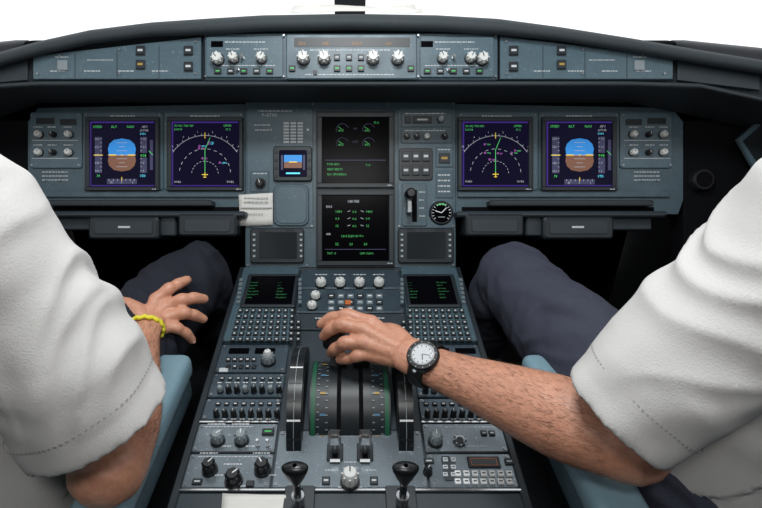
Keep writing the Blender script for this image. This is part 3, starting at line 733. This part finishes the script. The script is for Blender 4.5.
def pilot(sgn, S, E, Wr, sl, slr, joints, thumb, pn, hip, knee, tm, cx, out_knee):
    par = empty('pilot')
    S, E, Wr = Vector(S), Vector(E), Vector(Wr)
    vs, fs = [], []
    So = Vector((cx+sgn*.19, S.y-.02, S.z-.005)); Eo = So+Vector((sgn*.03, .12, -.26)); Wo = Eo+Vector((-sgn*.02, .24, -.0))
    tube(vs, fs, [(cx, .51, .50), (cx, .48, .60), (cx, .44, .75), (cx, S.y-.01, .88), (cx, S.y, .94)], [(.215, .17), (.21, .15), (.19, .13), (.165, .115), (.10, .09)], (1, 0, 0), 28)
    mid = Vector((cx, S.y, S.z+.01)); tube(vs, fs, [S, S.lerp(mid, .5)+Vector((0, 0, .02)), mid+Vector((0, 0, .035)), So.lerp(mid, .5)+Vector((0, 0, .02)), So], [.072, .07, .06, .07, .072], None, 20)
    ph = 2.1 if sgn < 0 else 4.4
    def rf(t, th): return 1+.03*sin(3*th+t*5+ph)*t+.018*sin(7*th-t*9)*t
    rings = tube(vs, fs, sl, slr, None, 48, 8, rf, True, .06)
    so = [So, So.lerp(Eo, .45), So.lerp(Eo, .85)]
    tube(vs, fs, so, [.075, .075, .075], None, 24, 6, None, True, .05)
    axis = (Vector(sl[-1])-Vector(sl[0])).normalized(); a0 = Vector(sl[0])
    Ls = (Vector(sl[-1])-a0).length; hemC = Vector(sl[-1])
    def disp(c):
        t = (c-a0).dot(axis); q = c-a0-axis*t
        damp = min(1, max(0, (Ls-.03-t)/.05)) if (c-hemC).length < .16 else 1
        w = noise.noise(Vector((t*7+q.x*9, q.x*5, q.z*9+ph)))
        n1 = noise.noise(Vector((t*12+q.x*17+w*2, q.y*8, q.z*12+ph*2)))
        n2 = noise.noise(Vector((c.x*26, c.y*12, c.z*30+ph)))
        return (.012*w+.009*(.35-abs(n1))*1.2+.003*n2)*damp
    solid('shirt', vs, fs, 'shirt', .0048, par, 5, disp)
    st = MB(); c, s, b, ra, rb, tt = rings[-3]; c1 = rings[-4][0]
    vv, ff = [], []; e_ = (c1-c).normalized()*.0009
    for k in range(84):
        for dd in (0, .5):
            th = 2*pi*(k+dd)/84; f = rf(tt, th); q = c+s*((ra*f+.0022)*cos(th))+b*((rb*f+.0022)*sin(th)); vv += [q-e_, q+e_]
        o = 4*k; ff.append((o, o+1, o+3, o+2))
    st.add(vv, ff, 'stitch'); st.make('sleeve_stitching', par)
    vs, fs = [], []
    fa = (Wr-E); sd = fa.cross(Vector(pn)).normalized()
    tube(vs, fs, [S, S.lerp(E, .6), E.lerp(S, .12)], [.05, .05, .047], None, 22)
    tube(vs, fs, [E-fa*.04, E.lerp(Wr, .22), E.lerp(Wr, .5), E.lerp(Wr, .8), Wr], [(.046, .046), (.053, .049), (.045, .040), (.034, .027), (.031, .023)], sd, 26)
    tube(vs, fs, [Wr.lerp(E, .06), Wr+(Vector(joints[1][0])-Wr)*.25], [(.031, .022), (.030, .019)], sd, 20)
    hand_geo(vs, fs, Wr, joints, thumb, pn)
    arm = solid('arm_and_hand', vs, fs, 'skin', .0022, par, 3)
    nails(par, joints, pn); arm_hair(arm, E, Wr, par)
    vs, fs = [], []
    tube(vs, fs, [So, So.lerp(Eo, .6), Eo, Eo.lerp(Wo, .3), Eo.lerp(Wo, .8), Wo], [.05, .05, .045, .046, .03, .028], None, 20)
    js, th = gen_hand(Wo, (0, 1, -.1), (0, .1, 1), (-sgn, 0, 0)); hand_geo(vs, fs, Wo, js, th, (0, .1, 1))
    solid('outboard_arm_and_hand', vs, fs, 'skin', .0035, par, 4)
    H = Vector((cx, S.y+.01, S.z+.27)); vs, fs = [], []
    tube(vs, fs, [H+Vector((0, -.02, -.24)), H+Vector((0, -.01, -.08))], [(.058, .058), (.056, .06)], (1, 0, 0), 20)
    tube(vs, fs, [H+Vector((0, -.012, -.05)), H+Vector((0, -.012, 0)), H+Vector((0, -.015, .05))], [(.068, .088), (.075, .098), (.07, .09)], (1, 0, 0), 24)
    tube(vs, fs, [H+Vector((0, .03, -.04)), H+Vector((0, .05, -.085)), H+Vector((0, .06, -.10))], [(.058, .045), (.045, .035), (.028, .02)], (1, 0, 0), 20)
    tube(vs, fs, [H+Vector((0, .085, .02)), H+Vector((0, .10, -.005)), H+Vector((0, .108, -.025))], [.009, .011, .014], (1, 0, 0), 12)
    tube(vs, fs, [H+Vector((-.02, .082, -.058)), H+Vector((0, .09, -.058)), H+Vector((.02, .082, -.058))], [.006, .008, .006], None, 10)
    tube(vs, fs, [H+Vector((-.035, .078, .03)), H+Vector((0, .088, .03)), H+Vector((.035, .078, .03))], [.008, .009, .008], None, 10)
    for e in (-1, 1): tube(vs, fs, [H+Vector((e*.076, -.005, .02)), H+Vector((e*.084, -.012, 0)), H+Vector((e*.075, 0, -.03))], [(.006, .018), (.006, .018), (.005, .010)], None, 12)
    solid('head', vs, fs, 'skin', .004, par, 4)
    vs, fs = [], []
    tube(vs, fs, [H+Vector((0, -.04, -.03)), H+Vector((0, -.035, .02)), H+Vector((0, -.022, .06))], [(.074, .078), (.081, .088), (.076, .09)], (1, 0, 0), 24)
    solid('hair', vs, fs, 'hair', .005, par, 3, lambda c: .003*noise.noise(c*80))
    mb = MB()
    for e in (-1, 1):
        for rr_, m, o in ((.011, 'eyew', 0), (.006, 'black', .0065)):
            cc = H+Vector((e*.031, .072+o, .008)); vv = []; ff = []
            for i in range(7):
                for k in range(12): a = pi*i/6; t = 2*pi*k/12; vv.append(cc+Vector((sin(a)*cos(t), sin(a)*sin(t), cos(a)))*rr_)
            for i in range(6):
                for k in range(12): ff.append((i*12+k, i*12+(k+1) % 12, (i+1)*12+(k+1) % 12, (i+1)*12+k))
            mb.add(vv, ff, m, True)
    mb.make('eyes', par)
    bevbox('epaulette_inboard', S.lerp(mid, .35)+Vector((0, 0, .088)), (.11, .05, .008), .003, 'black', (0, math.radians(10*sgn), 0), par)
    for k in range(3): bevbox('rank_stripe_%d' % k, S.lerp(mid, .15+.12*k)+Vector((0, 0, .091+.002*k)), (.008, .052, .008), .001, 'gold', (0, math.radians(10*sgn), 0), par)
    vs, fs = [], []; tube(vs, fs, [H+Vector((0, -.02, -.20)), H+Vector((0, -.018, -.165))], [(.072, .07), (.066, .066)], (1, 0, 0), 24); solid('collar', vs, fs, 'shirt', .005, par, 3)
    vs, fs = [], []
    hip = Vector(hip); knee = Vector(knee); ok = Vector(out_knee); ho = Vector((2*cx-hip.x, hip.y, hip.z))
    tube(vs, fs, [hip+Vector((0, -.03, 0)), Vector((cx, .48, .53)), ho+Vector((0, -.03, 0))], [.105, .12, .105], None, 24)
    for h_, k_ in ((hip, knee), (ho, ok)):
        an = Vector((k_.x, k_.y+.22, .13))
        tube(vs, fs, [h_, h_.lerp(k_, .4), h_.lerp(k_, .8), k_], [.102, .095, .08, .072], None, 26)
        tube(vs, fs, [k_, k_.lerp(an, .35), an], [.071, .068, .055], (1, 0, 0), 24)
    dirn = (knee-hip).normalized()
    def dt(c):
        t = (c-hip).dot(dirn); w = noise.noise(Vector((t*9+c.x*10, c.x*9, c.z*10+ph)))
        return .010*w+.013*(.3-abs(noise.noise(Vector((t*22+c.x*14+w*2, c.x*6, c.z*10)))))+.002*noise.noise(c*45)
    solid('trousers', vs, fs, tm, .006, par, 4, dt)
    for k_ in (knee, ok):
        an = Vector((k_.x, k_.y+.23, .06)); vs, fs = [], []
        tube(vs, fs, [an+Vector((0, -.05, -.015)), an+Vector((0, .06, -.02)), an+Vector((0, .19, -.035))], [(.036, .035), (.045, .03), (.036, .02)], (1, 0, 0), 20)
        tube(vs, fs, [an+Vector((0, -.02, 0)), an+Vector((0, -.02, .06))], [.042, .04], (1, 0, 0), 20)
        solid('shoe', vs, fs, 'shoe', .005, par, 3)
    return par
# captain (left)
jl = [[Q(155, 299, .905), Q(169, 289, .918), Q(178, 284, .932), Q(187, 280, .948)],
      [Q(164, 306, .905), Q(182, 300, .912), Q(194, 298, .925), Q(204, 299, .942)],
      [Q(168, 316, .895), Q(184, 313, .902), Q(194, 315, .915), Q(203, 319, .93)],
      [Q(165, 326, .882), Q(177, 328, .89), Q(186, 333, .902), Q(192, 340, .915)]]
tl = [Q(138, 313, .88), Q(128, 305, .888), Q(120, 302, .90), Q(114, 304, .91)]
pnl = (Vector((-.1, -.45, .85)))
pl = pilot(-1, Q(-60, 215, .47), Q(110, 460, .62), Q(143, 329, .865), [Q(-62, 220, .47), Q(20, 314, .525), Q(101, 420, .585)], [.083, .079, .083],
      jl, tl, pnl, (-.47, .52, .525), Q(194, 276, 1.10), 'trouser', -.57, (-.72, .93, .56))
# first officer (right)
jr = [[Q(372, 322, .85), Q(347, 315, .865), Q(331, 318, .875), Q(321, 324, .882)],
      [Q(364, 329, .835), Q(342, 325, .845), Q(330, 330, .86), Q(324, 336, .872)],
      [Q(364, 342, .825), Q(345, 343, .832), Q(335, 349, .85), Q(331, 353, .868)],
      [Q(371, 354, .822), Q(357, 356, .828), Q(347, 359, .84), Q(340, 360, .855)]]
tr = [Q(396, 335, .84), Q(380, 330, .88), Q(366, 336, .90), Q(356, 342, .91)]
pnr = Vector((.05, -.55, .83))
pr = pilot(1, Q(852, 210, .45), Q(620, 440, .60), Q(421, 362, .79), [Q(852, 213, .45), Q(738, 318, .51), Q(617, 416, .57)], [.083, .076, .068],
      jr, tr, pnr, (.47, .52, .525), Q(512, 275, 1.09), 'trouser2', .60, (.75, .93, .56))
def ring_obj(name, c, ax, up, ra, rb, w, th, m, N=40, braid=False):
    ax = ax.normalized(); s = ax.cross(up).normalized(); u = s.cross(ax).normalized(); mb = MB(); vs = []; fs = []; K = 8
    for i in range(N):
        t = 2*pi*i/N; base = c+s*ra*cos(t)+u*rb*sin(t); nn = (s*cos(t)*rb+u*sin(t)*ra).normalized()
        f = 1+(.28*sin(i*pi/1.5) if braid else 0)
        for k in range(K): a = 2*pi*k/K; vs.append(base+ax*w/2*cos(a)+nn*(th/2*sin(a)*f)+(ax*w*.2*sin(i*pi/2) if braid else Vector()))
    for i in range(N):
        for k in range(K): fs.append((i*K+k, ((i+1) % N)*K+k, ((i+1) % N)*K+(k+1) % K, i*K+(k+1) % K))
    mb.add(vs, fs, m, True); return mb.make(name), s, u
Er = Q(620, 440, .60); Wrr = Q(421, 362, .79); ax = (Er-Wrr).normalized(); wc = Wrr+ax*.012
we_ = empty('wristwatch')
band, s_, u_ = ring_obj('strap', wc, ax, pnr, .0355, .0275, .028, .006, 'watchblack'); band.parent = we_
nw = u_.normalized()
nw2 = (nw*.93+Vector((0, -.25, .1))).normalized(); fx2 = ax.cross(nw2).normalized()
WM = Frame(wc+nw2*.0262, fx2, nw2.cross(fx2))
wm = MB(WM)
wm.cyl(0, 0, -.002, .011, .0245, 'watchblack', .0245, 36, ch=.002); wm.cyl(0, 0, .011, .0118, .0185, 'chrome', .0175, 36); wm.cyl(0, 0, .0118, .0120, .0155, 'watchface', n=32)
for k in range(12):
    t = k*pi/6; wm.seg((.0122*cos(t), .0122*sin(t)), (.0146*cos(t), .0146*sin(t)), .0012, .0122, 'black'); wm.seg((.0195*cos(t), .0195*sin(t)), (.0215*cos(t), .0215*sin(t)), .0008, .0112, 'lab')
wm.seg((0, 0), (.008, .005), .0012, .0124, 'black'); wm.seg((0, 0), (-.003, .012), .0009, .0124, 'black'); wm.cyl(.0262, 0, .003, .007, .003, 'steel', n=8)
o = wm.make('case'); o.parent = we_
El = Q(110, 460, .62); Wl = Q(143, 329, .865); axl = (El-Wl).normalized()
ring_obj('braided_bracelet', Wl+axl*.006, axl, pnl, .0345, .0275, .009, .007, 'brace', 60, True)
# ================================================================= SEATS
for sg, ax_ in ((-1, -.304), (1, .327)):
    st = empty('pilot_seat'); c = sg*.58
    bevbox('cushion', (c, .50, .37), (.46, .46, .11), .035, 'seatfab', (math.radians(3), 0, 0), st)
    bevbox('backrest', (c, .19, .72), (.44, .10, .62), .04, 'seatfab', (math.radians(8), 0, 0), st)
    bevbox('headrest', (c, .13, 1.12), (.26, .08, .16), .03, 'seatfab', (math.radians(8), 0, 0), st)
    bevbox('base', (c, .48, .17), (.34, .40, .34), .02, 'black', (0, 0, 0), st)
    bevbox('armrest_pad', (ax_, .50, .545), (.066, .42, .045), .014, 'armrest', (0, 0, 0), st)
    bevbox('armrest_shell', (ax_, .50, .505), (.056, .40, .05), .010, 'panel', (0, 0, 0), st)
    bevbox('armrest_link', (ax_+sg*.04, .27, .47), (.10, .06, .10), .01, 'black', (0, 0, 0), st)
# ================================================================= LIGHT
w = bpy.data.worlds.new('sky'); scene.world = w; w.use_nodes = True
bg = w.node_tree.nodes['Background']; bg.inputs[0].default_value = (.97, .985, 1, 1); bg.inputs[1].default_value = 1.25
def area(name, loc, target, sx, sy, e, col=(1, 1, 1)):
    l = bpy.data.lights.new(name, 'AREA'); l.shape = 'RECTANGLE'; l.size = sx; l.size_y = sy; l.energy = e; l.color = col
    o = bpy.data.objects.new(name, l); COL.objects.link(o); o.location = loc
    o.rotation_euler = (Vector(target)-Vector(loc)).to_track_quat('-Z', 'Y').to_euler(); return o
area('added_aft_fill', (0, -.25, 1.76), (0, .8, .6), .4, .25, 8, (1, .98, .95))  # added fill from aft, no actual fixture; lights the panel faces and gives contrast
area('added_top_fill', (0, .55, 1.76), (0, .65, .5), .35, .2, 9, (.95, .98, 1))  # second added fill below the ceiling, not an actual cockpit lamp
# ================================================================= CAMERA
cam = bpy.data.cameras.new('camera'); co = bpy.data.objects.new('camera', cam); COL.objects.link(co)
co.matrix_world = Matrix.Translation(C) @ Matrix((X, U, -F)).transposed().to_4x4()
cam.lens = 24; cam.sensor_width = 36; cam.shift_x = (381-CX)/762; cam.clip_start = .01
scene.camera = co
